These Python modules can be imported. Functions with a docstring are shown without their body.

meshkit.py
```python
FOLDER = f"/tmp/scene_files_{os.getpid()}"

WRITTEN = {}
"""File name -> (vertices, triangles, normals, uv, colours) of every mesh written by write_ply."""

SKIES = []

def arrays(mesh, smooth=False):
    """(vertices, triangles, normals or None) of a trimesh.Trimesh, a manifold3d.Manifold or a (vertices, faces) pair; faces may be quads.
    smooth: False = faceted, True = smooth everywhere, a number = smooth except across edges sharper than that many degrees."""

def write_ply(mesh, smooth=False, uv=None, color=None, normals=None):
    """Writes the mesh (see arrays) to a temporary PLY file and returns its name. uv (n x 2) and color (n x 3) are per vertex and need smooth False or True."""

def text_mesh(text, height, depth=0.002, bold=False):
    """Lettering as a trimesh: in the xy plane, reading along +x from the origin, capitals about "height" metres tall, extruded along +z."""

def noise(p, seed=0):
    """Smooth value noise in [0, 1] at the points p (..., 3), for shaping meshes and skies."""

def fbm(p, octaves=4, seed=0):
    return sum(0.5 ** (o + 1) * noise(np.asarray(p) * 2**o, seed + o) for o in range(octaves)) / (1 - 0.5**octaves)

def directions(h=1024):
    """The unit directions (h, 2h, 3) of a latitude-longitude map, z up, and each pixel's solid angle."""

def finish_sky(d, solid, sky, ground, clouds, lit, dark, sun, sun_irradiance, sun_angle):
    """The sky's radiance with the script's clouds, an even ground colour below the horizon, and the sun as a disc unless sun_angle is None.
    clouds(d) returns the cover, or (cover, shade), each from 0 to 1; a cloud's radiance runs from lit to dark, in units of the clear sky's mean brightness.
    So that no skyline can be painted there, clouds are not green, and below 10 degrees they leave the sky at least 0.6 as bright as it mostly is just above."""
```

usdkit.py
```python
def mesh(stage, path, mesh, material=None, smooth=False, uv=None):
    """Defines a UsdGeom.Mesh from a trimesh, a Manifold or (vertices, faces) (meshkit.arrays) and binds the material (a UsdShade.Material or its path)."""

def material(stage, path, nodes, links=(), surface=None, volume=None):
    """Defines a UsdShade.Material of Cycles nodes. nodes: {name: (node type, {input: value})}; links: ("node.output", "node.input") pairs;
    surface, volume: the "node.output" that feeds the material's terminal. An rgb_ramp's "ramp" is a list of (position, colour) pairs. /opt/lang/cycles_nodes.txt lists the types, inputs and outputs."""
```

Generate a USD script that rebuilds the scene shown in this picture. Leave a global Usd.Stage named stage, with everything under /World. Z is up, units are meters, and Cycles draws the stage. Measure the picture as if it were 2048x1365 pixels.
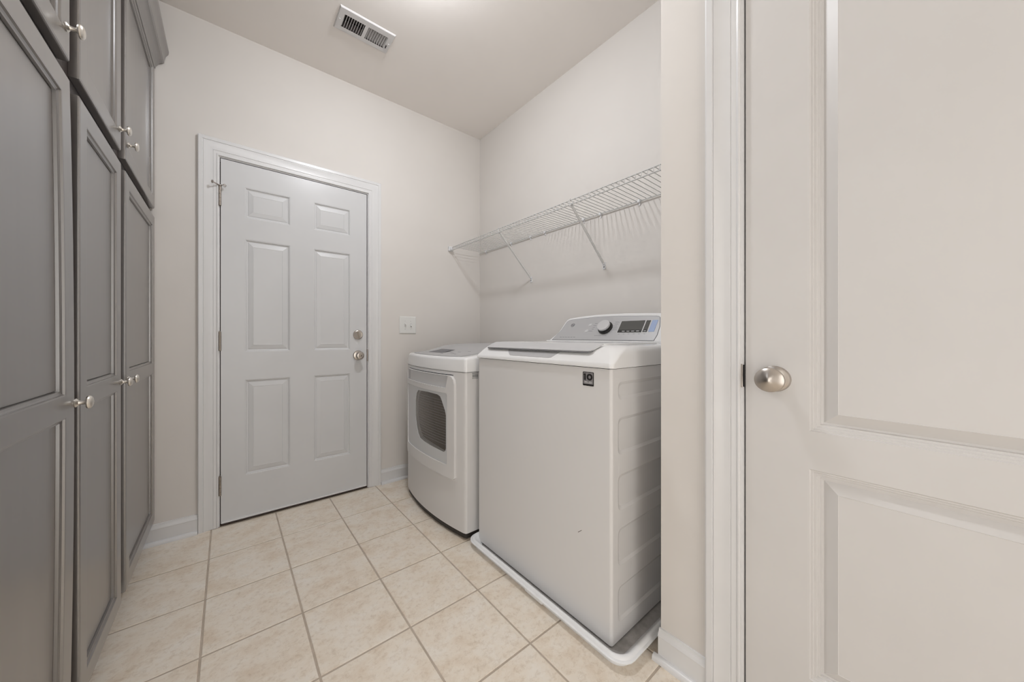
import math, random
import numpy as np
import trimesh, manifold3d, shapely, shapely.affinity
from shapely.geometry import Polygon, box as sbox
from pxr import Gf, Sdf, Usd, UsdGeom, UsdLux, UsdShade
import usdkit, meshkit

random.seed(7)
rng = np.random.default_rng(7)
stage = Usd.Stage.CreateInMemory()
UsdGeom.SetStageUpAxis(stage, UsdGeom.Tokens.z)
UsdGeom.SetStageMetersPerUnit(stage, 1.0)
UsdGeom.Xform.Define(stage, '/World')
UsdGeom.Scope.Define(stage, '/World/Looks')

# ------------------------------------------------------------------ camera, light, exposure
YAW, CAM_H = 0.6364, 1.0546
FPX, PPX, PPY = 673.0756, 954.05, 673.63
cam = UsdGeom.Camera.Define(stage, '/World/camera')
ca, sa = math.cos(YAW), math.sin(YAW)
cam.AddTransformOp().Set(Gf.Matrix4d(ca, -sa, 0, 0, 0, 0, 1, 0, -sa, -ca, 0, 0, 0, 0, CAM_H, 1))
cam.CreateHorizontalApertureAttr(36.0)
cam.CreateVerticalApertureAttr(36.0 * 1365 / 2048)
cam.CreateFocalLengthAttr(FPX / 2048 * 36.0)
cam.CreateHorizontalApertureOffsetAttr((1024 - PPX) / 2048 * 36.0)
cam.CreateVerticalApertureOffsetAttr(-(682.5 - PPY) / 2048 * 36.0)
cam.CreateClippingRangeAttr(Gf.Vec2f(0.02, 100))
cam.CreateExposureAttr(0.0)

LAMP_W = 232.0          # radiance of the ceiling lamp's diffuser
FILL = 0.76             # radiance of the added fill dome outside the unseen openings
dome = UsdLux.DomeLight.Define(stage, '/World/daylight')
dome.CreateIntensityAttr(FILL)
dome.CreateColorAttr(Gf.Vec3f(1.0, 0.965, 0.92))

# ------------------------------------------------------------------ main dimensions (metres)
D, C, R = 2.3473, 2.7721, 1.7651      # back wall, ceiling, alcove wall
XP = 1.14                             # closet wall face
YP = 0.5285                           # alcove side wall face
XL, YR = -0.93, -1.75                 # left wall, rear wall
XC = -0.30                            # cabinet door face

# ------------------------------------------------------------------ materials
def mat(name, nodes, links=(), surface='p.BSDF'):
    return usdkit.material(stage, '/World/Looks/' + name, nodes, links, surface=surface)

def plain(name, col, rough=0.5, metal=0.0, bump=0.0, bscale=300.0, **kw):
    nodes = {'p': ('principled_bsdf', {'base_color': col, 'roughness': rough, 'metallic': metal, **kw})}
    links = []
    if bump:
        nodes['g'] = ('geometry', {})
        nodes['n'] = ('noise_texture', {'scale': bscale, 'detail': 3.0})
        nodes['b'] = ('bump', {'strength': bump, 'distance': 0.001})
        links = [('g.position', 'n.vector'), ('n.fac', 'b.height'), ('b.normal', 'p.normal')]
    return mat(name, nodes, links)

def mottled(name, c1, c2, scale, rough, bump=0.0, bscale=300.0, lo=0.35, hi=0.65):
    nodes = {'g': ('geometry', {}), 'n': ('noise_texture', {'scale': scale, 'detail': 5.0, 'roughness': 0.6}),
             'r': ('rgb_ramp', {'ramp': [(lo, c1), (hi, c2)]}), 'p': ('principled_bsdf', {'roughness': rough})}
    links = [('g.position', 'n.vector'), ('n.fac', 'r.fac'), ('r.color', 'p.base_color')]
    if bump:
        nodes['n2'] = ('noise_texture', {'scale': bscale, 'detail': 3.0})
        nodes['b'] = ('bump', {'strength': bump, 'distance': 0.001})
        links += [('g.position', 'n2.vector'), ('n2.fac', 'b.height'), ('b.normal', 'p.normal')]
    return mat(name, nodes, links)

M = {}
M['wall'] = mottled('wall_paint', (0.69, 0.66, 0.63), (0.71, 0.68, 0.65), 2.2, 0.75, 0.12, 260)
M['ceiling'] = mottled('ceiling_paint', (0.86, 0.82, 0.785), (0.88, 0.84, 0.805), 2.0, 0.85, 0.15, 200)
M['trim'] = mottled('trim_paint', (0.71, 0.71, 0.715), (0.73, 0.73, 0.735), 5.0, 0.28, 0.03, 120)
M['door'] = mottled('door_paint', (0.625, 0.63, 0.64), (0.645, 0.65, 0.66), 4.0, 0.30, 0.05, 160)
M['door_warm'] = mottled('closet_door_paint', (0.645, 0.63, 0.62), (0.665, 0.65, 0.64), 4.0, 0.42, 0.05, 160)
M['appliance'] = plain('white_enamel', (0.70, 0.69, 0.685), 0.42, bump=0.04, bscale=420)
M['appliance_top'] = plain('white_gloss_enamel', (0.80, 0.80, 0.80), 0.12)
M['silver'] = plain('silver_plastic', (0.62, 0.62, 0.63), 0.32, 0.25)
M['panel_grey'] = plain('silver_panel', (0.49, 0.49, 0.50), 0.35, 0.25)
M['door_grey'] = plain('pale_grey_plastic', (0.60, 0.61, 0.62), 0.2)
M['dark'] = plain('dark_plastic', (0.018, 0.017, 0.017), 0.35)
M['plinth'] = plain('plinth_black', (0.022, 0.018, 0.016), 0.5)
M['lcd'] = plain('display_glass', (0.10, 0.10, 0.095), 0.15)
M['blue_film'] = plain('blue_film', (0.36, 0.45, 0.66), 0.25)
M['print'] = plain('grey_print', (0.16, 0.16, 0.17), 0.5)
M['print_light'] = plain('light_print', (0.62, 0.62, 0.62), 0.5)
M['label'] = plain('paper_label', (0.62, 0.62, 0.60), 0.5)
M['nickel'] = plain('brushed_nickel', (0.52, 0.48, 0.44), 0.27, 1.0)
M['nickel_pale'] = plain('satin_nickel', (0.78, 0.745, 0.69), 0.30, 1.0)
M['hinge'] = plain('hinge_metal', (0.36, 0.32, 0.28), 0.35, 1.0)
M['wire'] = plain('shaded_white_wire', (0.56, 0.56, 0.55), 0.35)  # coating is white; greyed here for the shade under the shelf
M['brace'] = plain('white_brace_enamel', (0.72, 0.72, 0.71), 0.4)
M['badge_grey'] = plain('badge_grey', (0.27, 0.26, 0.27), 0.3, 0.2)
M['scuff'] = plain('scuff_mark', (0.10, 0.09, 0.085), 0.7)
M['clip'] = plain('white_clip_plastic', (0.76, 0.77, 0.79), 0.4)
M['plate'] = plain('switch_plastic', (0.74, 0.74, 0.72), 0.3)
M['vent'] = plain('vent_enamel', (0.66, 0.65, 0.65), 0.35)
M['duct'] = plain('duct_dark', (0.26, 0.25, 0.24), 0.6)
M['pan'] = plain('pan_plastic', (0.82, 0.83, 0.845), 0.3)
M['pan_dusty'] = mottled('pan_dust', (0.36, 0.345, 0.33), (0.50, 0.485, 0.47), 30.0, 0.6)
M['grout'] = mottled('grout', (0.46, 0.39, 0.315), (0.55, 0.47, 0.39), 18.0, 0.9)
M['jamb_shade'] = plain('jamb_gap_shade', (0.05, 0.042, 0.035), 0.7)  # dark colour standing for the shade deep in the door gaps
M['threshold'] = plain('bronze_threshold', (0.07, 0.05, 0.04), 0.5, 0.3)
M['drum'] = plain('drum_reflection_tone', (0.34, 0.30, 0.26), 0.45, 0.1)  # lightened to stand for the reflection in the dryer window

# floor tile: cloudy beige ceramic, each tile with its own shift
M['tile'] = mat('ceramic_tile', {
    'tc': ('texture_coordinate', {}), 'oi': ('object_info', {}),
    'sc': ('vector_math', {'math_type': 'scale', 'vector1': (53.0, 31.0, 17.0)}),
    'ad': ('vector_math', {'math_type': 'add'}),
    'mp': ('mapping', {'scale': (1.0, 1.25, 1.0)}),
    'n1': ('noise_texture', {'scale': 8.0, 'detail': 8.0, 'roughness': 0.68, 'distortion': 0.15}),
    'n2': ('noise_texture', {'scale': 48.0, 'detail': 7.0, 'roughness': 0.75, 'distortion': 0.3}),
    'r1': ('rgb_ramp', {'ramp': [(0.33, (0.76, 0.65, 0.525)), (0.50, (0.845, 0.765, 0.66)), (0.66, (0.87, 0.815, 0.735))]}),
    'r2': ('rgb_ramp', {'ramp': [(0.28, (0.66, 0.58, 0.49)), (0.50, (0.98, 0.975, 0.97)), (1.0, (1.0, 1.0, 1.0))]}),
    'mx': ('mix_color', {'blend_type': 'multiply', 'fac': 0.62}),
    'b': ('bump', {'strength': 0.12, 'distance': 0.001}),
    'p': ('principled_bsdf', {'roughness': 0.38})},
    [('oi.random', 'sc.scale'), ('tc.object', 'ad.vector1'), ('sc.vector', 'ad.vector2'), ('ad.vector', 'mp.vector'),
     ('mp.vector', 'n1.vector'), ('mp.vector', 'n2.vector'), ('n1.fac', 'r1.fac'), ('n2.fac', 'r2.fac'),
     ('r1.color', 'mx.a'), ('r2.color', 'mx.b'), ('mx.result', 'p.base_color'), ('n2.fac', 'b.height'), ('b.normal', 'p.normal')])

# espresso-stained cabinet wood
def wood(name, c1, c2, rough):
    return mat(name, {
        'g': ('geometry', {}), 'mp': ('mapping', {'scale': (14.0, 14.0, 1.3)}),
        'n': ('noise_texture', {'scale': 2.2, 'detail': 6.0, 'roughness': 0.6, 'distortion': 0.5}),
        'r': ('rgb_ramp', {'ramp': [(0.30, c1), (0.70, c2)]}),
        'b': ('bump', {'strength': 0.04, 'distance': 0.001}),
        'p': ('principled_bsdf', {'roughness': rough, 'ior': 2.3, 'coat_weight': 1.0, 'coat_roughness': 0.30, 'coat_ior': 2.3})},
        [('g.position', 'mp.vector'), ('mp.vector', 'n.vector'), ('n.fac', 'r.fac'), ('r.color', 'p.base_color'), ('n.fac', 'b.height'), ('b.normal', 'p.normal')])
M['wood'] = wood('espresso_wood', (0.034, 0.026, 0.023), (0.052, 0.041, 0.036), 0.38)
M['wood_edge'] = wood('espresso_wood_edge', (0.030, 0.020, 0.016), (0.045, 0.030, 0.024), 0.36)
M['wood_box'] = plain('cabinet_frame_wood', (0.022, 0.014, 0.012), 0.45)
M['glass'] = mat('dryer_window_glass', {
    'w': ('layer_weight', {'blend': 0.5}), 'a': ('math', {'math_type': 'power', 'value2': 4.0}),
    'k': ('math', {'math_type': 'multiply_add', 'value2': 0.8, 'value3': 0.04}),
    't': ('transparent_bsdf', {'color': (0.80, 0.78, 0.76)}),
    'g': ('glossy_bsdf', {'color': (1, 1, 1), 'roughness': 0.03}), 'm': ('mix_closure', {})},
    [('w.facing', 'a.value1'), ('a.value', 'k.value1'), ('k.value', 'm.fac'), ('t.BSDF', 'm.closure1'), ('g.BSDF', 'm.closure2')], surface='m.closure')
M['lamp'] = mat('lamp_diffuser', {'e': ('emission', {'color': (0.975, 1.0, 1.04), 'strength': LAMP_W})}, surface='e.emission')

# ------------------------------------------------------------------ scene-tree helpers
BASE = {}
def free(path):
    if not stage.GetPrimAtPath(path):
        return path
    n = 1
    while stage.GetPrimAtPath(f'{path}_{n:03d}'):
        n += 1
    return f'{path}_{n:03d}'

def tag(prim, label=None, cat=None, group=None, kind=None):
    for k, v in (('label', label), ('category', cat), ('group', group), ('kind', kind)):
        if v:
            prim.SetCustomDataByKey(k, v)

def thing(name, loc, label=None, cat=None, group=None, kind=None):
    path = free('/World/' + name)
    x = UsdGeom.Xform.Define(stage, path)
    x.AddTranslateOp().Set(Gf.Vec3d(*map(float, loc)))
    BASE[path] = np.array(loc, float)
    tag(x.GetPrim(), label, cat, group, kind)
    return path

def tri(mesh):
    v, f, _ = meshkit.arrays(mesh, False)
    return trimesh.Trimesh(v, f, process=False)

def part(parent, name, mesh, material, smooth=35, label=None, kind=None):
    """one mesh in world coordinates, hung under parent (a thing or a part)"""
    path = free(parent + '/' + name)
    top = '/'.join(path.split('/')[:3])
    m = tri(mesh)
    m = trimesh.Trimesh(m.vertices - BASE[top], m.faces, process=False)
    g = usdkit.mesh(stage, path, m, M[material], smooth=smooth)
    tag(g.GetPrim(), label, kind=kind)
    return path

# ------------------------------------------------------------------ mesh helpers
cat = trimesh.util.concatenate
def bx(x0, x1, y0, y1, z0, z1, c=0.0):
    if c <= 0:
        b = trimesh.creation.box(extents=(x1 - x0, y1 - y0, z1 - z0))
        b.apply_translation(((x0 + x1) / 2, (y0 + y1) / 2, (z0 + z1) / 2))
        return b
    pts = []
    for k in (0.0, 0.293, 1.0):           # a rounded edge of two facets
        for axis in range(3):
            ins = [c, c, c]; ins[axis] = 0
            for j in range(3):
                if j != axis:
                    ins[j] = c * (1 - 0)
            lo = np.array([x0, y0, z0]) + ins; hi = np.array([x1, y1, z1]) - ins
            for a in (0, 1):
                for b in (0, 1):
                    for d in (0, 1):
                        pts.append((hi[0] if a else lo[0], hi[1] if b else lo[1], hi[2] if d else lo[2]))
    q = c * 0.293
    for pair in ((0, 1), (0, 2), (1, 2)):
        ins = np.array([c, c, c]); ins[list(pair)] = q
        lo = np.array([x0, y0, z0]) + ins; hi = np.array([x1, y1, z1]) - ins
        for a in (0, 1):
            for b in (0, 1):
                for d in (0, 1):
                    pts.append((hi[0] if a else lo[0], hi[1] if b else lo[1], hi[2] if d else lo[2]))
    return tri(manifold3d.Manifold.hull_points(np.array(pts)))

def loft(loops, closed=True, cap0=False, cap1=False):
    n = len(loops[0]); v = np.vstack(loops); f = []
    for k in range(len(loops) - 1):
        a, b = k * n, (k + 1) * n
        for i in range(n if closed else n - 1):
            j = (i + 1) % n
            f += [(a + i, a + j, b + j), (a + i, b + j, b + i)]
    if cap0:
        f += [(0, i + 1, i) for i in range(1, n - 1)]
    if cap1:
        o = (len(loops) - 1) * n
        f += [(o, o + i, o + i + 1) for i in range(1, n - 1)]
    return trimesh.Trimesh(v, np.array(f), process=False)

def tri2d(poly):
    return trimesh.creation.triangulate_polygon(poly, engine='earcut')

def extr(poly, h):
    polys = getattr(poly, 'geoms', [poly])
    return cat([trimesh.creation.extrude_polygon(p, h, engine='earcut') for p in polys])

def mapped(mesh, fn, flip=False):
    m = tri(mesh)
    v = np.array([fn(*p) for p in m.vertices])
    o = trimesh.Trimesh(v, m.faces[:, ::-1] if flip else m.faces, process=False)
    w = v.mean(0)
    tv = (v - w)[o.faces]
    if np.einsum('ij,ij->i', tv[:, 0], np.cross(tv[:, 1], tv[:, 2])).sum() < -1e-15:
        o = trimesh.Trimesh(v, o.faces[:, ::-1], process=False)
    return o

def rrect(x0, x1, y0, y1, r, n=6):
    pts = []
    for cx, cy, a0 in ((x1 - r, y1 - r, 0), (x0 + r, y1 - r, 90), (x0 + r, y0 + r, 180), (x1 - r, y0 + r, 270)):
        for k in range(n + 1):
            a = math.radians(a0 + 90 * k / n)
            pts.append((cx + r * math.cos(a), cy + r * math.sin(a)))
    return np.array(pts)

def lathe(prof, axis, origin, n=32):
    """prof: (radius, height) pairs; axis: direction of the height"""
    m = trimesh.creation.revolve(np.array(prof, float), sections=n)
    m.apply_transform(trimesh.geometry.align_vectors([0, 0, 1], axis))
    m.apply_translation(origin)
    return m

def tube(path, r, n=8, caps=True):
    P = np.array(path, float); loops = []
    prev = None
    for i in range(len(P)):
        d = P[min(i + 1, len(P) - 1)] - P[max(i - 1, 0)]
        d /= np.linalg.norm(d)
        if prev is None:
            up = np.array([0, 0, 1.0]) if abs(d[2]) < 0.9 else np.array([1.0, 0, 0])
            u = np.cross(d, up)
        else:
            u = prev - d * (prev @ d)
        u /= np.linalg.norm(u); prev = u
        w = np.cross(d, u)
        a = np.arange(n) / n * 2 * np.pi
        loops.append(P[i] + r * (np.cos(a)[:, None] * u + np.sin(a)[:, None] * w))
    return loft(loops, cap0=caps, cap1=caps)

def sweep2d(path, prof, to3, closed=False, capped=True):
    """prof (p, q): p = distance to the left of the path in its plane, q = height off the plane; corners are mitred"""
    P = np.array(path, float); n = len(P); loops = []
    for i in range(n):
        def seg(a, b):
            d = P[b] - P[a]; d /= np.linalg.norm(d)
            return np.array([-d[1], d[0]])
        if closed:
            n0, n1 = seg(i - 1, i), seg(i, (i + 1) % n)
        else:
            n0 = seg(max(i - 1, 0), max(i - 1, 0) + 1); n1 = seg(min(i, n - 2), min(i, n - 2) + 1)
        m = (n0 + n1) / (1 + n0 @ n1)
        loops.append(np.array([to3(*(P[i] + m * p), q) for p, q in prof]))
    if closed:
        loops.append(loops[0])
    msh = loft(loops, closed=False)
    if capped and not closed:
        ends = []
        for L in (loops[0], loops[-1]):
            t = tri2d(Polygon(prof))
            vv = np.array(t[0]); base = np.array(prof)
            idx = [int(np.argmin(((base - q) ** 2).sum(1))) for q in vv]
            ends.append(trimesh.Trimesh(L[idx], t[1], process=False))
        msh = cat([msh] + ends)
    return msh

def rings(rects, to3, cap=True):
    """nested rectangles (x0, x1, y0, y1, depth) as one stepped surface"""
    loops = [np.array([to3(x0, y0, c), to3(x1, y0, c), to3(x1, y1, c), to3(x0, y1, c)]) for x0, x1, y0, y1, c in rects]
    return loft(loops, cap1=cap)

def panel_rings(x0, x1, y0, y1, prof, to3):
    return rings([(x0 + p, x1 - p, y0 + p, y1 - p, c) for p, c in prof], to3)

# ------------------------------------------------------------------ room shell
t = thing('ceiling', (0.4, 0.3, C), kind='structure')
VX0, VX1, VY0, VY1 = 0.4660, 0.7690, 1.8150, 1.9670      # ceiling register
hole = sbox(VX0 + .02, VY0 + .02, VX1 - .02, VY1 - .02)
part(t, 'plasterboard', mapped(extr(sbox(XL - .1, YR - .1, R + .12, D + .12).difference(hole), 0.04), lambda x, y, z: (x, y, C + z)), 'ceiling', False)

t = thing('floor', (0.4, 0.3, 0), kind='structure')
part(t, 'grout_bed', bx(XL, R, YR, D + .1, -.06, -.0022), 'grout', False)
S, TX, TY, G = 0.3034, 0.2284, 2.0360, 0.0068
for i in range(-4, 6):
    for j in range(-13, 2):
        x0, x1 = TX + i * S + G / 2, TX + (i + 1) * S - G / 2
        y0, y1 = TY + (j - 1) * S + G / 2 + 0, TY + j * S - G / 2
        x0, x1, y0, y1 = max(x0, XL), min(x1, R), max(y0, YR), min(y1, D)
        if x1 - x0 < .01 or y1 - y0 < .01:
            continue
        c = 0.0016
        dz = rng.uniform(-.0004, .0004)
        if x0 > XP and y0 < YP - .15:
            continue
        part(t, 'tile', rings([(x0, x1, y0, y1, -.006), (x0, x1, y0, y1, -.0012 + dz), (x0 + c, x1 - c, y0 + c, y1 - c, dz)], lambda a, b, z: (a, b, z)), 'tile', False)

# back wall with the entry door's opening
DL, DR_, DB, DT = -0.0342, 0.7768, 0.013, 2.045
OX0, OX1, OT = DL - .020, DR_ + .022, DT + .022
t = thing('wall_back', (0.4, D, 0), kind='structure')
wall2 = Polygon([(XL - .1, 0), (XL - .1, C), (R + .12, C), (R + .12, 0), (OX1, 0), (OX1, OT), (OX0, OT), (OX0, 0)])
part(t, 'plasterboard', mapped(extr(wall2, .12), lambda x, z, q: (x, D + q, z)), 'wall', False)
t = thing('wall_right', (R, 1.4, 0), kind='structure')
part(t, 'plasterboard', bx(R, R + .12, YP - .12, D, 0, C), 'wall', False)
t = thing('wall_left', (XL, 0.3, 0), kind='structure')
lw = Polygon([(YR, 0), (YR, C), (D, C), (D, 0), (.42, 0), (.42, 2.05), (-.48, 2.05), (-.48, 0)])   # added opening, out of view, letting fill light onto washer side and closet wall
part(t, 'plasterboard', mapped(extr(lw, .1), lambda y, z, q: (XL - q, y, z)), 'wall', False)
# closet wall: the pier beside the appliances and the closet door's opening
SL, SR = 0.3045, -0.4575              # closet door slab edges (y)
t = thing('wall_closet', (XP, 0, 0), kind='structure')
cw = Polygon([(YP, 0), (YP, C), (YR, C), (YR, 0), (SR - .022, 0), (SR - .022, OT), (SL + .022, OT), (SL + .022, 0)])
part(t, 'plasterboard', mapped(extr(cw, .12), lambda y, z, q: (XP + q, y, z)), 'wall', False)
part(t, 'plasterboard', bx(XP + .12, R, YP - .12, YP, 0, C), 'wall', False)
part(t, 'backing', bx(XP + .3, XP + .32, SR - .1, SL + .1, 0, C), 'jamb_shade', False)  # unseen dark board behind the closet door, keeps its gaps dark
# rear wall
t = thing('wall_rear', (0.2, YR, 0), kind='structure')
rw = Polygon([(XL, 0), (XL, C), (XP, C), (XP, 0), (0.55, 0), (0.55, 2.45), (-0.90, 2.45), (-0.90, 0)])   # added wide opening, out of view, to let in fill light
part(t, 'plasterboard', mapped(extr(rw, .12), lambda x, z, q: (x, YR - q, z)), 'wall', False)

# ------------------------------------------------------------------ casings, jambs, baseboards
CAS = [(0, 0), (0, .008), (.002, .0105), (.005, .011), (.008, .0095), (.0095, .0085), (.021, .0095), (.0225, .0080), (.024, .0100),
       (.035, .0102), (.048, .0125), (.058, .0160), (.0615, .0175), (.063, .0160), (.0645, .0160), (.066, .0185), (.080, .0190), (.0835, .0170), (.084, 0)]
def casing_prof(w):
    return [(p * w / .084, q) for p, q in CAS]

t = thing('trim_1', (0.37, D, 0), kind='structure')
iX0, iX1, iT = DL - .0095, DR_ + .0095, DT + .0095
part(t, 'casing', sweep2d([(iX1, 0), (iX1, iT), (iX0, iT), (iX0, 0)], [(-p, q) for p, q in casing_prof(.088)], lambda x, z, q: (x, D - q, z)), 'trim', 25)
gap = .0042
jm = [bx(OX0, DL - gap, D - .001, D + .12, 0, DT + gap), bx(DR_ + gap + .001, OX1, D - .001, D + .12, 0, DT + gap), bx(OX0, OX1, D - .001, D + .12, DT + gap, OT)]
part(t, 'jamb', cat(jm), 'trim', False)
part(t, 'door_stop', cat([bx(DL - gap - .001, DL + .012, D + .048, D + .08, 0, DT), bx(DR_ - .012, DR_ + gap + .002, D + .048, D + .08, 0, DT), bx(DL, DR_, D + .048, D + .08, DT - .012, DT + gap)]), 'jamb_shade', False)
part(t, 'threshold', cat([bx(DL - gap, DR_ + gap, D + .004, D + .11, -.002, .006, .002)]), 'threshold', False)

t = thing('trim_2', (XP, 0, 0), kind='structure')
jY0, jY1 = SR - .0095, SL + .0095
part(t, 'casing', sweep2d([(jY0, 0), (jY0, iT), (jY1, iT), (jY1, 0)], casing_prof(.082), lambda y, z, q: (XP - q, y, z)), 'trim', 25)
jm = [bx(XP - .001, XP + .12, SL + .0034, SL + .022, 0, DT + gap), bx(XP - .001, XP + .12, SR - .022, SR - .0034, 0, DT + gap), bx(XP - .001, XP + .12, SR - .022, SL + .022, DT + gap, OT)]
part(t, 'jamb', cat(jm), 'trim', False)
part(t, 'door_stop', cat([bx(XP + .045, XP + .08, SL - .012, SL + .004, 0, DT), bx(XP + .045, XP + .08, SR - .004, SR + .012, 0, DT)]), 'jamb_shade', False)
# strike plate on the jamb
part(t, 'strike_plate', bx(XP - .0032, XP - .0005, SL + .0052, SL + .0108, .9150, .9790, .0012), 'nickel', 35, label='satin metal strike plate on the jamb beside the closet door knob')
part(t, 'strike_hole', bx(XP - .0022, XP + .014, SL + .0004, SL + .0053, .9170, .9770), 'dark', False)  # solid dark block standing for the shade inside the strike hole

BASEP = [(0, 0), (.012, 0), (.012, .074), (.0135, .078), (.012, .084), (.009, .088), (.0065, .094), (.006, .100), (0, .101)]
SHOE = [(.012, 0), (.029, 0), (.029, .007), (.027, .012), (.023, .016), (.017, .018), (.012, .018)]
def baseboard(name, p0, p1, nrm, loc, shoe_ext=0.0):
    t = thing(name, loc, kind='structure')
    p0, p1, nrm = np.array(p0), np.array(p1), np.array(nrm)
    for nm, prof in (('board', BASEP), ('shoe_moulding', SHOE)):
        q0 = p0 - (p1 - p0) / np.linalg.norm(p1 - p0) * (shoe_ext if nm == 'shoe_moulding' else 0)
        loops = [np.array([(*(e + nrm * a), b) for a, b in prof]) for e in (q0, p1)]
        tt = tri2d(Polygon(prof)); vv = np.array(tt[0])
        idx = [int(np.argmin(((np.array(prof) - q) ** 2).sum(1))) for q in vv]
        part(t, nm, cat([loft(loops)] + [trimesh.Trimesh(L[idx], tt[1], process=False) for L in loops]), 'trim', 30)
baseboard('baseboard_left', (-.392, D), (-.1322, D), (0, -1), (-.26, D, 0))
baseboard('baseboard_back', (.8748, D), (R, D), (0, -1), (1.3, D, 0))
baseboard('baseboard_right', (R, D - .03), (R, YP), (-1, 0), (R, 1.4, 0))
baseboard('baseboard_closet', (XP, YP + .004), (XP, SL + .0915), (-1, 0), (XP, .46, 0), shoe_ext=.012)

# ------------------------------------------------------------------ door 1: six-panel entry door
t = thing('door_1', (0.37, D, 0), kind='structure')
def on_back(x, z, c):
    return (x, D + .001 - c, z)
PANELS1 = []
for x0, x1 in ((.0765, .3065), (.4395, .6660)):
    for z0, z1 in ((1.738, 1.914), (.966, 1.616), (.257, .806)):
        PANELS1.append((x0, x1, z0, z1))
slab = sbox(DL, DB, DR_, DT)
for x0, x1, z0, z1 in PANELS1:
    slab = slab.difference(sbox(x0, z0, x1, z1))
part(t, 'slab', mapped(extr(slab, .043), lambda x, z, c: on_back(x, z, -c)), 'door', False)
P1 = [(0, 0), (.0035, -.0015), (.005, -.0015), (.008, -.0065), (.0125, -.0085), (.0155, -.0085), (.018, -.0065), (.0415, -.0010), (.0430, -.0018)]
for x0, x1, z0, z1 in PANELS1:
    part(t, 'raised_panel', panel_rings(x0, x1, z0, z1, P1, on_back), 'door', 12)
part(t, 'bottom_sweep', bx(DL + .003, DR_ - .004, D - .005, D + .03, .0135, .023, .0015), 'trim', 30)
# deadbolt thumb-turn
yk = D + .001
part(t, 'deadbolt', lathe([(0, 0), (.033, 0), (.033, .004), (.030, .010), (.026, .012), (.022, .011), (0, .011)], (0, -1, 0), (.717, yk, 1.0671)), 'nickel', 30)
tt = bx(-.0042, .0042, -.026, -.010, -.021, .021, .003)
tt.apply_transform(trimesh.transformations.rotation_matrix(math.radians(-14), (0, 1, 0)))
tt.apply_translation((.717, yk, 1.0671))
part(t, 'thumb_turn', tt, 'hinge', 35)
part(t, 'door_knob', lathe([(0, 0), (.033, 0), (.0335, .004), (.030, .009), (.016, .013), (.0125, .018), (.0125, .026), (.017, .031), (.0245, .037), (.0275, .045), (.027, .053), (.022, .059), (.015, .0605), (.0145, .058), (0, .0575)], (0, -1, 0), (.717, yk, .9261)), 'nickel', 30)
part(t, 'knob_button', lathe([(0, .0), (.0085, 0), (.0085, .004), (.006, .005), (0, .005)], (0, -1, 0), (.717, yk - .0575, .9261), 20), 'hinge', 30)
part(t, 'latch_plate', bx(DR_ + .001, DR_ + .006, D - .008, D + .02, .884, .966, .001), 'hinge', False)
for zc in (.2265, 1.0287, 1.8328):
    hy = D - .0065
    segs = []
    for k in range(5):
        z0 = zc - .0525 + k * .021
        segs.append(lathe([(0, 0), (.0066, 0), (.0066, .0200), (0, .0200)], (0, 0, 1), (DL - .0035, hy, z0), 16))
    segs.append(lathe([(0, 0), (.0045, .0005), (.0045, .0035), (0, .005)], (0, 0, 1), (DL - .0035, hy, zc + .0525), 12))
    segs.append(bx(DL - .018, DL - .004, D - .003, D - .0005, zc - .0525, zc + .0525))
    segs.append(bx(DL - .004, DL + .002, D - .003, D + .02, zc - .0525, zc + .0525))
    part(t, 'hinge', cat(segs), 'hinge', 35)
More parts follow.
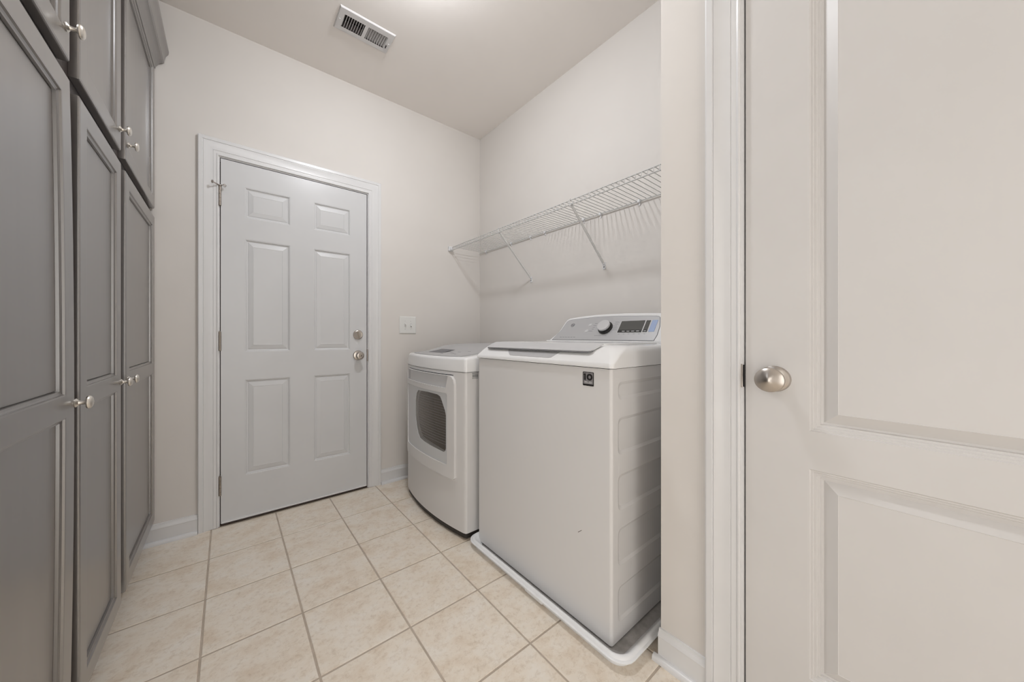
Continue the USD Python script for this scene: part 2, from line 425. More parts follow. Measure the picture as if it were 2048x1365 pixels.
# hinge-pin door stop on the top hinge
hz = 1.8925
st = [lathe([(.005, 0), (.0105, 0), (.0105, .004), (.005, .004)], (0, 0, 1), (DL - .0035, D - .0065, hz - .004), 16),
      tube([(DL - .010, D - .012, hz), (DL - .022, D - .028, hz - .002), (DL - .034, D - .040, hz - .001)], .0032),
      lathe([(0, 0), (.0075, 0), (.0085, .004), (.006, .008), (0, .008)], (-.55, -.2, .0), (DL - .032, D - .038, hz)),
      tube([(DL + .002, D - .012, hz), (DL + .016, D - .026, hz - .002)], .003),
      lathe([(0, 0), (.0075, 0), (.0075, .008), (0, .009)], (.3, .8, 0), (DL + .016, D - .027, hz - .002))]
part(t, 'hinge_pin_stop', cat(st), 'nickel', 35, label='small nickel hinge-pin door stop on the top hinge')

# ------------------------------------------------------------------ door 2: two-panel closet door
t = thing('door_2', (XP, 0, 0), kind='structure')
XD = XP + .002
def on_closet(y, z, c):
    return (XD - c, y, z)
PANELS2 = [(SR + .124, .1790, .8235, 1.900), (SR + .124, .1790, .2165, .7310)]
slab = sbox(SR, .012, SL, DT)
for y0, y1, z0, z1 in PANELS2:
    slab = slab.difference(sbox(y0, z0, y1, z1))
part(t, 'slab', mapped(extr(slab, .04), lambda y, z, c: on_closet(y, z, -c)), 'door_warm', False)
P2 = [(0, 0), (.0025, -.0030), (.0060, -.0032), (.0075, -.0058), (.0115, -.0062), (.0130, -.0095), (.0175, -.0100), (.0190, -.0150), (.0235, -.0155), (.0480, -.0030), (.0490, -.0036)]
for y0, y1, z0, z1 in PANELS2:
    part(t, 'raised_panel', panel_rings(y0, y1, z0, z1, P2, on_closet), 'door_warm', 12)
part(t, 'door_knob', lathe([(0, 0), (.0335, 0), (.0335, .0015), (.031, .005), (.024, .008), (.016, .010), (.0125, .015), (.0125, .026), (.016, .029), (.0225, .033), (.0280, .039), (.0305, .0445), (.0305, .0470), (.0285, .0500), (.0200, .0545), (.0110, .0585), (.0040, .0606), (0, .0608)], (-1, 0, 0), (XD, .2445, .9450), 48), 'nickel', 30,
     label='brushed nickel door knob with a shallow cone face')
part(t, 'latch_bolt', bx(XD + .006, XD + .022, SL - .002, SL + .0045, .935, .957, .001), 'hinge', False)

# ------------------------------------------------------------------ tall pantry cabinets
WP = [(0, 0), (.0030, -.0006), (.0042, -.0045), (.0075, -.0060), (.0112, -.0066), (.0120, -.0150), (.0128, -.0150), (.0133, -.0125), (.0150, -.0120)]
KNOB = [(0, 0), (.0100, 0), (.0105, .0020), (.0080, .0042), (.0055, .0062), (.0047, .0090), (.0047, .0150), (.0060, .0175), (.0140, .0195), (.0158, .0225), (.0150, .0255), (.0115, .0285), (.0060, .0300), (0, .0305)]
def cabinet_door(parent, y0, y1, z0, z1, rail, knob, bow=0.0):
    st, tr, br = .052, .052, .052
    holes = [(y0 + st, y1 - st, z0 + br, z1 - tr)]
    if rail:
        holes = [(y0 + st, y1 - st, z0 + br, rail - .024), (y0 + st, y1 - st, rail + .024, z1 - tr)]
    e = .0050
    def f3(y, z, c):
        k = 0.0
        if bow:
            k = bow * (1 - ((z - (z0 + z1) / 2) / ((z1 - z0) / 2)) ** 2) * np.clip((y - y0) / (y1 - y0), 0, 1)
        return (XC + c + k, y, z)
    face = sbox(y0 + e, z0 + e, y1 - e, z1 - e)
    for h in holes:
        face = face.difference(sbox(h[0], h[2], h[1], h[3]))
    v, f = tri2d(face)
    fm = trimesh.Trimesh(np.column_stack([v, np.zeros(len(v))]), f, process=False)
    edge = rings([(y0 + e, y1 - e, z0 + e, z1 - e, 0), (y0 + e * .3, y1 - e * .3, z0 + e * .3, z1 - e * .3, -e * .3), (y0, y1, z0, z1, -e), (y0, y1, z0, z1, -.020), (y0 + .01, y1 - .01, z0 + .01, z1 - .01, -.020)], lambda a, b, c: (a, b, c), cap=True)
    def bend(m):
        m = tri(m)
        if bow:
            vv, ff = trimesh.remesh.subdivide_to_size(m.vertices, m.faces, .14, max_iter=12)
            m = trimesh.Trimesh(vv, ff, process=False); m.merge_vertices()
        return mapped(m, f3)
    d = part(parent, 'door', cat([bend(fm), bend(edge)]), 'wood', 40)
    for h in holes:
        part(d, 'panel', bend(panel_rings(h[0], h[1], h[2], h[3], WP, lambda a, b, c: (a, b, c))), 'wood', 12)
    ky, kz = knob
    part(d, 'knob', lathe(KNOB, (1, 0, 0), np.array(f3(ky, kz, 0)), 28), 'nickel_pale', 35, label='satin nickel mushroom knob')

ZL0, ZL1, ZU0, ZU1 = .124, 1.660, 1.7015, 2.440
CABS = [(.600, 1.2400, (.640, 1.2095), 'single-door espresso pantry cabinet nearest the camera with a bowed lower door', (1.2075, 1.183), .0075),
        (1.2402, 1.7140, (1.2735, 1.6800), 'narrow espresso pantry cabinet in the middle of the row with knobs on its right', (1.6690, 1.6560), 0),
        (1.7142, 2.3455, (1.7470, 2.3400), 'espresso pantry cabinet beside the entry door wall with knobs on its left', (1.7775, 1.7775), 0)]
for y0, y1, (a, b), lab, (kl, ku), bow in CABS:
    t = thing('pantry_cabinet', (-.6, (y0 + y1) / 2, 0), lab, 'cabinet', 'tall dark pantry cabinets along the left wall')
    part(t, 'body', bx(XL + .025, XC - .0205, y0, y1, .112, 2.50), 'wood_box', False)
    part(t, 'toe_kick', bx(XL + .025, -.40, y0, y1, 0, .112), 'wood_box', False)
    cabinet_door(t, a, b, ZL0, ZL1, .897, (kl, .897), bow)
    cabinet_door(t, a, b, ZU0, ZU1, None, (ku, 1.767))
CROWN = [(XC - .0200, 2.446), (XC + .001, 2.446), (XC + .001, 2.409), (XC + .003, 2.412), (XC + .004, 2.418), (XC + .0055, 2.424), (XC + .012, 2.434), (XC + .018, 2.443), (XC + .024, 2.448), (XC + .031, 2.450), (XC + .036, 2.456),
         (XC + .037, 2.470), (XC + .042, 2.490), (XC + .052, 2.505), (XC + .054, 2.520), (XC - .0200, 2.520)]
t = thing('crown_moulding', (XC, 1.5, 2.41), 'dark espresso crown moulding running along the top of the pantry cabinets', 'moulding')
tt = tri2d(Polygon(CROWN)); vv = np.array(tt[0])
idx = [int(np.argmin(((np.array(CROWN) - q) ** 2).sum(1))) for q in vv]
loops = [np.array([(x, y, z) for x, z in CROWN]) for y in (.60, 2.338)]
part(t, 'moulding', cat([loft(loops)] + [trimesh.Trimesh(L[idx], tt[1], process=False) for L in loops]), 'wood', 30)

# ------------------------------------------------------------------ ceiling register
t = thing('ceiling_vent', ((VX0 + VX1) / 2, (VY0 + VY1) / 2, C), 'white metal louvred supply vent set in the ceiling', 'vent')
banks = ((.4965, .6065), (.6250, .7370))
fr = sbox(VX0 + .012, VY0 + .012, VX1 - .012, VY1 - .012)
LY0, LY1 = 1.8510, 1.9340
for a, b in banks:
    fr = fr.difference(sbox(a, LY0, b, LY1))
v, f = tri2d(fr)
face = trimesh.Trimesh(np.column_stack([v, np.full(len(v), C - .0075)]), f, process=False)
rim = rings([(VX0, VX1, VY0, VY1, C), (VX0, VX1, VY0, VY1, C - .0015), (VX0 + .0045, VX1 - .0045, VY0 + .0045, VY1 - .0045, C - .0070), (VX0 + .012, VX1 - .012, VY0 + .012, VY1 - .012, C - .0075)], lambda a, b, c: (a, b, c), cap=False)
part(t, 'frame', cat([face, rim]), 'vent', 20)
for s, (a, b) in zip((-1, 1), banks):
    for k in range(9):
        m = bx(-.0006, .0006, LY0, LY1, -.0065, .0065)
        m.apply_transform(trimesh.transformations.rotation_matrix(math.radians(-30 * s), (0, 1, 0)))
        m.apply_translation((a + .004 + k * (b - a - .008) / 8, 0, C - .002))
        part(t, 'louvre', m, 'vent', False)
part(t, 'duct', cat([bx(VX0 + .02, VX1 - .02, VY0 + .02, VY1 - .02, C + .12, C + .125), bx(VX0 + .02, VX0 + .024, VY0 + .02, VY1 - .02, C, C + .12), bx(VX1 - .024, VX1 - .02, VY0 + .02, VY1 - .02, C, C + .12),
                     bx(VX0 + .02, VX1 - .02, VY0 + .02, VY0 + .024, C, C + .12), bx(VX0 + .02, VX1 - .02, VY1 - .024, VY1 - .02, C, C + .12)]), 'duct', False)
part(t, 'damper_rod', bx(.498, .606, 1.895, 1.899, C + .006, C + .010), 'dark', False)
for x in (VX0 + .015, VX1 - .015):
    part(t, 'screw', lathe([(0, 0), (.0045, 0), (.0035, .002), (0, .0025)], (0, 0, -1), (x, 1.893, C - .0075), 14), 'vent', 30)
part(t, 'damper_lever', bx(.7425, .7465, 1.903, 1.921, C - .016, C - .004, .001), 'dark', False)

# ------------------------------------------------------------------ ceiling lamp (out of view above the frame, lights the room; rim shades the ceiling)
t = thing('ceiling_light', (.64, 1.23, C), 'unseen round flush-mount ceiling lamp with a white glass diffuser', 'lamp')
part(t, 'canopy', lathe([(0, 0), (.095, 0), (.095, .038), (.091, .042), (.076, .042), (.074, .036), (0, .036)], (0, 0, -1), (.64, 1.23, C), 48), 'nickel_pale', 30)
part(t, 'diffuser', lathe([(.072, .038), (.071, .054), (.062, .072), (.044, .084), (.02, .091), (0, .093)], (0, 0, -1), (.64, 1.23, C), 48), 'lamp', True)

# ------------------------------------------------------------------ light switch
t = thing('light_switch', (1.0852, D, 1.14), 'white two-gang toggle switch plate on the wall beside the entry door', 'switch')
sx0, sx1, sz0, sz1 = 1.0182, 1.1522, 1.0765, 1.2045
part(t, 'plate', rings([(sx0, sx1, sz0, sz1, 0), (sx0, sx1, sz0, sz1, .003), (sx0 + .004, sx1 - .004, sz0 + .004, sz1 - .004, .0065), (sx0 + .008, sx1 - .008, sz0 + .008, sz1 - .008, .0070)], lambda x, z, q: (x, D - q, z)), 'plate', 30)
for k, x in enumerate((1.062, 1.108)):
    part(t, 'switch_slot', bx(x - .0055, x + .0055, D - .0078, D - .0068, 1.128, 1.153), 'print_light', False)
    m = bx(-.0042, .0042, -.018, .004, -.0052, .0052, .0018)
    m.apply_transform(trimesh.transformations.rotation_matrix(math.radians(-24 if k == 0 else 24), (1, 0, 0)))
    m.apply_translation((x, D - .006, 1.1405))
    part(t, 'toggle', m, 'plate', 40)
    for z in (1.110, 1.171):
        part(t, 'screw', lathe([(0, 0), (.0032, 0), (.0026, .0012), (0, .0014)], (0, -1, 0), (x, D - .007, z), 12), 'print_light', 30)

# ------------------------------------------------------------------ wire shelf
t = thing('wire_shelf', (1.6, 1.44, 1.75), 'white coated wire shelf on diagonal braces above the washer and dryer', 'shelf')
XF, ZS = 1.4585, 1.7775
part(t, 'front_rail', tube([(XF, YP + .01, ZS), (XF, D - .02, ZS)], .0032), 'wire')
part(t, 'lip_rail', tube([(XF - .001, YP + .01, ZS - .0235), (XF - .001, D - .02, ZS - .0235)], .0034), 'wire')
part(t, 'back_rail', tube([(R - .010, YP + .01, ZS - .003), (R - .010, D - .008, ZS - .003)], .0034), 'wire')
y = YP + .02
while y < D - .02:
    part(t, 'cross_wire', tube([(R - .006, y, ZS + .0012), (XF + .02, y, ZS + .0035), (XF + .004, y, ZS + .0032), (XF - .003, y, ZS - .001), (XF - .0035, y, ZS - .0235)], .00165, 6), 'wire', 60)
    y += .0262
for yb in (1.725, 1.137):
    foot = np.array([R - .006, yb, 1.478])
    topp = np.array([XF + .004, yb, ZS - .022])
    d = topp - foot; L = np.linalg.norm(d); d /= L
    nrm = np.array([-d[2], 0, d[0]])
    prof = [(-.0065, .0), (-.0065, .004), (-.004, .006), (.004, .006), (.0065, .004), (.0065, 0)]
    loops = [np.array([foot + d * s + np.array([0, 1, 0]) * a + nrm * b for a, b in prof]) for s in (0, L)]
    br = part(t, 'brace', loft(loops, cap0=True, cap1=True), 'brace', False)
    part(br, 'wall_foot', cat([bx(R - .005, R, yb - .0095, yb + .0095, 1.447, 1.487, .002), bx(R - .016, R - .003, yb - .007, yb + .007, 1.474, 1.486, .002)]), 'clip', 30)
    part(br, 'screw', lathe([(0, 0), (.0042, 0), (.0032, .002), (0, .0024)], (-1, 0, 0), (R - .005, yb, 1.460), 12), 'print', 30)
    part(br, 'top_clip', cat([bx(XF - .007, XF + .006, yb - .0065, yb + .0065, ZS - .030, ZS - .018, .0015), tube([(XF - .005, yb + .004, ZS - .02), (XF - .006, yb + .004, ZS + .004), (XF + .002, yb + .004, ZS + .008)], .0022)]), 'wire', 30)
for yc in (2.2515, 1.9346, 1.7303, 1.5907, 1.2756, 1.159, .9271):
    part(t, 'wall_clip', cat([bx(R - .016, R, yc - .006, yc + .006, ZS - .010, ZS + .006, .002), bx(R - .006, R, yc - .004, yc + .004, ZS - .024, ZS - .008, .0015)]), 'clip', 30)
part(t, 'end_bracket', cat([bx(1.440, 1.476, D - .022, D, 1.752, 1.788, .004), bx(1.4460, 1.470, D - .034, D - .02, 1.757, 1.783, .003)]), 'clip', 30)
part(t, 'end_bracket', bx(1.440, 1.476, YP, YP + .022, 1.752, 1.788, .004), 'clip', 30)

# ------------------------------------------------------------------ drain pan
t = thing('drain_pan', (1.37, .98, 0), 'white plastic drain pan on the tiles under the washing machine', 'drain pan')
px0, px1, py0, py1 = .9700, 1.745, .5570, 1.4090
def pl(x0, y0, z, r):
    q = rrect(px0 + x0, px1 - x0, py0 + y0, py1 - y0, r)
    return np.column_stack([q, np.full(len(q), z)])
part(t, 'wall', loft([pl(q, q, z, r) for q, z, r in ((.024, 0, .045), (.021, .026, .05), (.004, .0285, .06), (.0, .0305, .06), (.0, .0335, .06), (.003, .0355, .058), (.0065, .0360, .056), (.0095, .0415, .054), (.0135, .0445, .052), (.0185, .0440, .048), (.0225, .0405, .044), (.046, .0080, .038), (.048, .0060, .038))]), 'pan', 40)
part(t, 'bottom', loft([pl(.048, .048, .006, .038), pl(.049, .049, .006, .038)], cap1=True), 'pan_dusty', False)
part(t, 'drain_tab', bx(px0 + .012, px0 + .03, .905, 1.000, .006, .0285, .003), 'pan', 30)

# ------------------------------------------------------------------ washing machine
WX0, WX1, WY0, WY1, WZ0, WZ1 = 1.030, 1.715, .6370, 1.3830, .0150, .9445
t = thing('washing_machine', (1.37, 1.0, .0065), 'white top-loading washing machine standing in the drain pan', 'washing machine')
cs = manifold3d.CrossSection([rrect(WX0, WX1, WY0, WY1, .010, 8)])
body = manifold3d.Manifold.extrude(cs, WZ1 - WZ0).translate((0, 0, WZ0))
EMB = [(.8365, .8990), (.6485, .7765), (.4560, .5805), (.2670, .3960), (.0745, .1970)]
for za, zb in EMB:
    for side, yf in ((1, WY0), (-1, WY1)):
        pts = []
        for ins, dep in ((0, -.001), (.0, .0), (.0110, .0048)):
            q = rrect(1.068 + ins, 1.660 - ins, za + ins, zb - ins, .022)
            pts += [(x, yf + side * dep, z) for x, z in q]
        body -= manifold3d.Manifold.hull_points(np.array(pts))
part(t, 'cabinet', body, 'appliance', 16)
for x in (1.08, 1.66):
    for y in (.69, 1.32):
        part(t, 'foot', lathe([(0, 0), (.02, 0), (.02, WZ0 - .006), (0, WZ0 - .006)], (0, 0, 1), (x, y, .0062), 16), 'dark', 30)
def wl(z, fx, sy, r, dz=0.0):
    q = rrect(WX0 - .008 + fx, WX1 + .004, WY0 - .008 + sy, WY1 + .008 - sy, r, 8)
    return np.column_stack([q, np.full(len(q), z)])
top = loft([wl(.9470, .004, .004, .012), wl(.9470, 0, 0, .013), wl(.9500, -.001, -.0005, .014), wl(.9610, .0, .0, .015), wl(.9660, .006, .001, .018), wl(.990, .030, .004, .030), wl(1.005, .047, .008, .044),
            wl(1.0155, .064, .016, .056), wl(1.0215, .080, .028, .062), wl(1.0240, .098, .044, .062)], cap1=True)
part(t, 'top_cover', top, 'appliance_top', 60)
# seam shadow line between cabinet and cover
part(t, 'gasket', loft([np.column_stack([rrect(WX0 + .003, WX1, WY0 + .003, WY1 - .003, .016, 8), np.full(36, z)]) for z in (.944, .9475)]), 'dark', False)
# lid: white slab with a silver grip strip in front
lid = loft([np.column_stack([rrect(1.100 + i, 1.520, .712 + i, 1.318 - i, .03, 6), np.full(28, z)]) for i, z in ((0, 1.0225), (0, 1.0260), (.003, 1.0285), (.010, 1.0295))], cap1=True)
part(t, 'lid', lid, 'appliance_top', 45)
def wslope(y, s, n):
    """y, s along the front slope from (1.050, .9985) up to (1.094, 1.0245), n off it"""
    dx, dz = .0466, .0265
    L = math.hypot(dx, dz)
    return (1.0485 + s * dx / L - n * dz / L, y, .9985 + s * dz / L + n * dx / L)
strip = Polygon([(1.314, .053), (1.330, .030), (1.3300, .006), (1.322, 0), (.742, 0), (.732, .004), (.725, .018), (.708, .053)])
part(t, 'lid_grip', mapped(extr(strip, .0045), wslope), 'silver', 25)
lowlip = Polygon([(1.331, .006), (1.324, -.003), (.740, -.003), (.726, .006), (.726, .010), (1.331, .010)])
part(t, 'lid_grip_edge', mapped(extr(lowlip, .002), lambda y, s, n: wslope(y, s - .001, n - .0005)), 'print', 25)
def wfront(y, s, n):
    """on the cover's lower front slope, s measured along z from .966"""
    x = 1.0285 + (s) * 1.0 + .0
    return (x - n * .72, y, .966 + s + n * .69)
pocket = Polygon([(1.178, .0262), (1.168, .0170), (1.150, .0060), (1.136, .0035), (.915, .0035), (.902, .006), (.888, .0170), (.874, .0262)])
part(t, 'grip_pocket', mapped(extr(pocket, .0016), wfront), 'panel_grey', 25)
# rear deck and console
part(t, 'rear_deck', bx(1.525, 1.715, WY0 + .020, WY1 - .012, 1.018, 1.0335, .004), 'appliance_top', 40)
KD, KN = np.array([.6068, 0, .7949]), np.array([-.7949, 0, .6068])
def con(y, s, n):
    return np.array([1.560, y, 1.032]) + s * KD + n * KN
OUT = [(1.384, -.004), (1.362, .024), (1.342, .052), (1.333, .080), (1.329, .110), (1.3245, .138), (1.3185, .156), (1.304, .1665), (1.270, .1715), (1.200, .1785), (1.123, .1838), (1.030, .1842), (.935, .1818), (.850, .1768), (.776, .1715), (.720, .163), (.690, .148), (.676, .124), (.664, .090), (.652, .050), (.640, -.004)]
def shr(pts, d):
    p = Polygon(pts).buffer(-d, join_style=2)
    return p
co = np.array(OUT)
def conloop(pts, n, scale=1.0):
    c0 = np.array([1.0, .08])
    return np.array([con(*(c0 + (np.array(p) - c0) * scale), n) for p in pts])
shell = loft([conloop(OUT, -.075, 1.0), conloop(OUT, -.010, 1.0), conloop(OUT, -.004, .996), conloop(OUT, 0, .985)])
v, f = tri2d(Polygon([np.array([1.0, .08]) + (np.array(p) - [1.0, .08]) * .985 for p in OUT]))
front = trimesh.Trimesh(np.array([con(a, b, 0) for a, b in v]), f, process=False)
k = part(t, 'console', cat([shell, front]), 'appliance_top', 40)
PAN = [(1.3549, .0054), (1.336, .045), (1.321, .0763), (1.3135, .115), (1.3091, .1392), (1.300, .148), (1.2823, .1525), (1.200, .160), (1.1153, .1647), (1.02, .1645), (.9284, .1607), (.850, .1562), (.7884, .1519), (.777, .149), (.768, .1425), (.7535, .0879), (.7515, .0358), (.7572, .0050)]
part(k, 'panel_seam', mapped(extr(Polygon(PAN).buffer(.0022), .0008), con), 'print', False)
part(k, 'control_panel', mapped(extr(Polygon(PAN), .0016), con), 'panel_grey', False)
PF = .0016
def cplate(name, pts, m, h=.0008, n0=PF, label=None):
    part(k, name, mapped(extr(Polygon(pts), h), lambda y, s, n: con(y, s, n + n0)), m, False, label)
def rect(y0, y1, s0, s1):
    return [(y0, s0), (y1, s0), (y1, s1), (y0, s1)]
cplate('display_trim', rect(.7985, .9560, .0495, .1295), 'print_light', .0005)
cplate('display', rect(.8300, .9530, .0690, .1268), 'lcd', .0012)
cplate('display_buttons', rect(.8300, .9530, .0522, .0685), 'dark', .0012)
cplate('side_display', rect(.8030, .8245, .0690, .1258), 'lcd', .0012)
cplate('side_button', rect(.8030, .8245, .0540, .0685), 'dark', .0012)
cplate('button_window', rect(.7700, .7965, .0560, .1262), 'blue_film', .0010, label='pale blue film over the start buttons')
bars = []
def bar(y0, y1, s0, s1, h=.0003, n0=PF):
    bars.append(mapped(extr(sbox(y0, s0, y1, s1), h), lambda y, s, n: con(y, s, n + n0)))
for q in range(4):
    bar(.9235 - q * .0245 - .008, .9235 - q * .0245 + .006, .0585, .0622, .0004, PF + .0012)
bar(.8080, .8195, .0595, .0622, .0004, PF + .0012)
part(k, 'button_legend', cat(bars), 'print_light', False, kind='stuff')
bars = []
for q, (s_, w) in enumerate(((.1165, .016), (.1035, .018), (.090, .014), (.0775, .012), (.064, .024))):
    bar(1.092 + q * .003, 1.092 + q * .003 + w, s_, s_ + .0016)
for q, (s_, w) in enumerate(((.1215, .022), (.109, .020), (.096, .018), (.083, .022), (.0705, .026))):
    bar(.988 - w, .988, s_, s_ + .0016)
bar(1.0057, 1.0792, .0328, .0342)
for q in range(6):
    bar(.9450 - q * .026 - .008, .9450 - q * .026, .0415, .0430)
    bar(1.3060 - q * .019 - .013, 1.3060 - q * .019, .0222, .0240)
part(k, 'panel_printing', cat(bars), 'print', False, kind='stuff')
for yy, ss in ((1.1361, .1101), (1.1417, .0675)):
    part(k, 'push_button', mapped(lathe([(0, .0004), (.0085, .0004), (.0085, .0012), (.0105, .0012), (.0105, 0)], (0, 0, 1), (yy, ss, 0), 24), lambda y, s, n: con(y, s, n + PF)), 'silver', 30)
part(k, 'emblem', mapped(cat([lathe([(.0105, 0), (.0125, 0), (.0125, .0010), (.0105, .0010)], (0, 0, 1), (0, 0, 0), 28)]), lambda y, s, n: con(1.2535 + y, .1110 + s, n + PF)), 'print', 30)
tx = meshkit.text_mesh('GE', .0098, .0008, bold=True)
tx.apply_translation((-tx.bounds[1][0] / 2, -.0049, 0))
part(k, 'emblem_letters', mapped(tx, lambda x, y, z: con(1.2535 - x, .1110 + y, z + PF), flip=True), 'print', False)
kn = part(k, 'dial', mapped(lathe([(.0395, 0), (.0395, .006), (.0375, .008), (.0350, .0090), (.0345, .0180), (.0325, .0185)], (0, 0, 1), (0, 0, 0), 48), lambda y, s, n: con(1.0310 + y, .0840 + s, n + PF)), 'dark', 30)
part(kn, 'dial_cap', mapped(lathe([(.0338, .0175), (.0345, .0255), (.0328, .0285), (0, .0290)], (0, 0, 1), (0, 0, 0), 48), lambda y, s, n: con(1.0310 + y, .0840 + s, n + PF)), 'silver', 30, label='brushed silver face of the dial')
m = bx(-.0003, .0003, -.0105, .0105, -.0009, .0009)
m.apply_transform(trimesh.transformations.rotation_matrix(math.radians(-42), (1, 0, 0)))
m.apply_translation((WX0 - .0001, .7634, .3450))
part(t, 'scratch', m, 'scuff', False, label='short dark scratch low on the washer front')
# badge with a large 10
bd = part(t, 'badge', mapped(extr(Polygon(rrect(.7052, .7500, .8792, .9285, .003)), .0012), lambda y, z, n: (WX0 - n, y, z)), 'dark', False, label='dark badge with a large 10 on the washer front')
part(bd, 'badge_face', mapped(extr(Polygon(rrect(.7075, .7472, .8855, .9265, .002)), .0004), lambda y, z, n: (WX0 - .0012 - n, y, z)), 'badge_grey', False)
one = Polygon([(0, .0185), (.0030, .0235), (.0092, .0235), (.0092, 0), (.0028, 0), (.0028, .0175)])
zero = shapely.affinity.scale(shapely.Point(0, 0).buffer(.01175), 1.02, 1.0).difference(shapely.affinity.scale(shapely.Point(0, 0).buffer(.0058), .9, 1.0))
zero = shapely.affinity.translate(zero, .0250, .01175)
part(bd, 'badge_number', mapped(extr(shapely.union_all([one, zero]), .0006), lambda x, z, n: (WX0 - .0016 - n, .7462 - x, .8990 + z)), 'dark', False)
part(bd, 'badge_print', cat([bx(WX0 - .0019, WX0 - .0016, y0, y1, z0, z1) for y0, y1, z0, z1 in ((.712, .724, .8925, .8945), (.730, .742, .8925, .8945), (.7125, .7420, .8885, .8898))]), 'print_light', False, kind='stuff')

# ------------------------------------------------------------------ clothes dryer
YC, YW = 1.7720, .3480
def fx(y):
    return .9375 + .0425 * ((y - YC) / YW) ** 2
def foot(inset=0.0, n=24, r=.014):
    w = YW - inset
    pts = [(fx(YC + tq * (w - r)) + inset, YC + tq * (w - r)) for tq in np.linspace(-1, 1, n)]
    xe = fx(YC + w - r) + inset
    arc = [(xe + .002 + r * (1 - math.cos(a)), YC + (w - r) + r * math.sin(a)) for a in np.linspace(.25, math.pi / 2, 5)]
    arc2 = [(x, 2 * YC - y) for x, y in arc[::-1]]
    return np.array(arc2 + pts + arc + [(1.705, YC + w), (1.705, YC - w)])[::-1]
WIN = Polygon([(1.861, .729), (1.740, .735), (1.636, .733), (1.612, .726), (1.600, .712), (1.568, .655), (1.560, .630), (1.560, .450), (1.566, .434), (1.583, .427), (1.680, .431), (1.791, .437), (1.842, .446), (1.864, .464), (1.890, .510), (1.907, .564), (1.907, .653), (1.890, .706)]).buffer(-.004).buffer(.004)
t = thing('clothes_dryer', (1.35, YC, 0), 'white front-loading clothes dryer with a bowed front beside the entry door', 'dryer')
body = manifold3d.Manifold.extrude(manifold3d.CrossSection([foot()]), .866 - .038).translate((0, 0, .038))
wc = np.array(WIN.buffer(-.003).exterior.coords)[:-1]
if not shapely.geometry.LinearRing(wc).is_ccw:
    wc = wc[::-1]
cav = manifold3d.Manifold.extrude(manifold3d.CrossSection([wc]), .40).transform([[0, 0, 1, .90], [1, 0, 0, 0], [0, 1, 0, 0]])
part(t, 'cabinet', body - cav, 'appliance', 30)
wl_ = np.array(WIN.buffer(-.0045).exterior.coords)[:-1]
part(t, 'drum', loft([np.column_stack([np.full(len(wl_), x), wl_]) for x in (.953, 1.060)], cap1=True), 'drum', False)
part(t, 'plinth', loft([np.column_stack([foot(.006), np.full(len(foot(.006)), z)]) for z in (.012, .0385)], cap0=True), 'plinth', 40)
for x in (1.03, 1.65):
    for y in (YC - .29, YC + .29):
        part(t, 'foot', lathe([(0, 0), (.018, 0), (.018, .014), (0, .014)], (0, 0, 1), (x, y, 0), 16), 'dark', 30)
def ztop(x):
    return np.interp(x, [.93, .98, 1.04, 1.08, 1.12, 1.16, 1.20, 1.25, 1.30, 1.36, 1.46, 1.72], [.9415, .9455, .9495, .9530, .9575, .9660, .9775, .9890, .9965, 1.0010, 1.0030, 1.0030])
def cov(inset, fn):
    q = foot(inset)
    return np.column_stack([q, [fn(x) for x in q[:, 0]]])
cover = loft([cov(.003, lambda x: .8710), cov(-.002, lambda x: .8710), cov(-.0025, lambda x: .8745), cov(-.001, lambda x: .890), cov(.004, lambda x: ztop(x) - .016), cov(.008, lambda x: ztop(x) - .008), cov(.015, lambda x: ztop(x) - .0025), cov(.024, lambda x: ztop(x))])
ys = np.linspace(YC - YW + .024, YC + YW - .024, 25)
grid = loft([np.array([((fx(yy) + .024) * (1 - s) + 1.705 * s, yy, ztop((fx(yy) + .024) * (1 - s) + 1.705 * s)) for yy in ys]) for s in np.linspace(0, 1, 40)], closed=False)
part(t, 'top_cover', cat([cover, grid]), 'appliance_top', 60)
part(t, 'gasket', loft([np.column_stack([foot(.0025), np.full(len(foot()), z)]) for z in (.865, .872)]), 'panel_grey', False)  # grey band painted for the shadow in the cover seam
ys = np.linspace(1.5050, 2.0600, 21)
def deck(y0, y1, s0, s1, lift, nx=30):
    yy = np.linspace(y0, y1, 15)
    return loft([np.array([(x, y, ztop(x) + lift) for y in yy for x in [max(fx(y) + .030, 0) * (1 - s) + 1.66 * s]]) for s in np.linspace(s0, s1, nx)], closed=False)
part(t, 'control_deck', deck(1.508, 2.072, 0, 1, .0010), 'panel_grey', 60, label='silver grey control deck on the dryer top')
def dplate(pts, lift, h):
    return mapped(extr(Polygon(pts), h), lambda x, y, z: (x, y, ztop(x) + lift + z))
part(t, 'display', dplate([(1.070, 1.820), (1.070, 1.985), (1.170, 1.985), (1.170, 1.820)], .001, .001), 'print', False)
part(t, 'deck_printing', cat([dplate([(a, b), (a + .003, b), (a + .003, b + .03), (a, b + .03)], .001, .0006) for a, b in ((1.05, 1.77), (1.09, 1.72), (1.13, 1.70), (1.07, 1.66), (1.15, 1.62))]), 'print', False, kind='stuff')
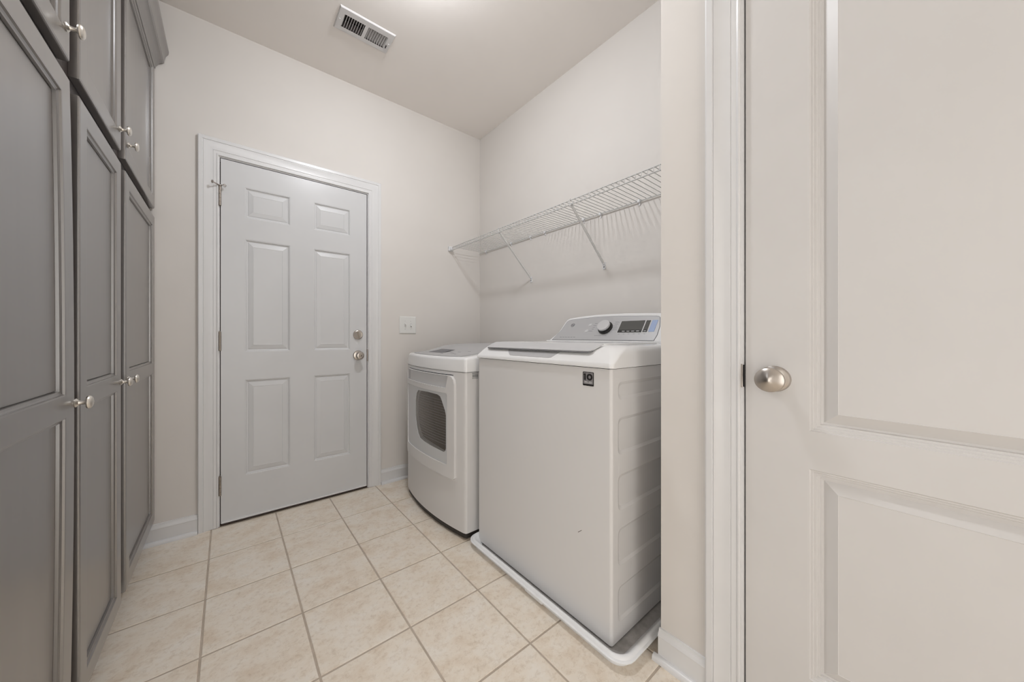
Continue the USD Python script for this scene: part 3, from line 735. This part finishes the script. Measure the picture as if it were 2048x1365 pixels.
# curved door
def on_front(y, z, n):
    return (fx(y) - n, y, z)
YG = YC + np.linspace(-1, 1, 24) * .326
def curved(poly, n0, n1):
    out = []
    for ya, yb in zip(YG[:-1], YG[1:]):
        c = poly.intersection(sbox(ya, 0, yb, 2))
        for g in getattr(c, 'geoms', [c]):
            if g.geom_type == 'Polygon' and g.area > 1e-9:
                out.append(trimesh.creation.extrude_polygon(g, n1 - n0, engine='earcut'))
    m = cat(out)
    tc = m.triangles
    inner = np.zeros(len(tc), bool)
    for ya in YG[1:-1]:
        inner |= (np.abs(tc[:, :, 0] - ya) < 1e-7).all(1)
    m = trimesh.Trimesh(m.vertices, m.faces[~inner], process=False); m.merge_vertices()
    return mapped(m, lambda y, z, n: on_front(y, z, n0 + n))
dshape = Polygon([(1.4900, .310), (1.4900, .800), (1.4960, .825), (1.512, .842), (1.528, .8465), (1.540, .8465), (2.052, .8465), (2.060, .842), (2.066, .83), (2.066, .310), (2.056, .300), (1.500, .300)])
gl = Polygon(rrect(1.5450, 2.0480, .3660, .7500, .012))
hd = Polygon([(1.5560, .778), (1.5390, .845), (2.0540, .845), (2.0540, .778)])
dd = part(t, 'door', curved(dshape.difference(gl).difference(hd), .0005, .0150), 'appliance', 30)
part(dd, 'door_surround', curved(gl.difference(WIN), .0005, .0095), 'door_grey', 30)
part(dd, 'handle_recess', curved(hd, .0005, .0080), 'silver', 30)
part(dd, 'handle_trim', curved(Polygon([(2.0200, .780), (2.0200, .842), (2.0235, .842), (2.0235, .780)]), .0080, .0088), 'print', 30)  # dark line painted for the shadow reflected in the handle
part(t, 'door_gap', curved(Polygon([(1.512, .8475), (1.512, .8505), (2.056, .8505), (2.056, .8475)]), .0004, .0012), 'dark', 30)  # dark strip painted in place of the shaded gap above the door
part(dd, 'window', curved(WIN, .0050, .0075), 'glass', 30)
reflection_lines = []  # pale lines modelled in place of the reflection in the window glass
for kz in range(17):
    z = .462 + kz * .0150
    reflection_lines.append(tube([(fx(y) + .004 + .004 * math.sin((y - 1.57) * 9), y, z + .05 * (y - 1.73) ** 2) for y in np.linspace(1.572, 1.892, 10)], .0012, 5))
part(t, 'drum_grille', cat(reflection_lines), 'brace', True, kind='stuff')
part(t, 'side_label', cat([bx(1.0200, 1.0600, YC - YW - .0008, YC - YW, .834, .867)]), 'label', False)
part(t, 'side_label_print', cat([bx(1.0235 + i * .0045, 1.0262 + i * .0045, YC - YW - .0012, YC - YW - .0006, .842, .857) for i in range(8)] + [bx(1.021, 1.059, YC - YW - .0012, YC - YW - .0006, .861, .8635), bx(1.021, 1.059, YC - YW - .0012, YC - YW - .0006, .836, .838)]), 'print', False, kind='stuff')
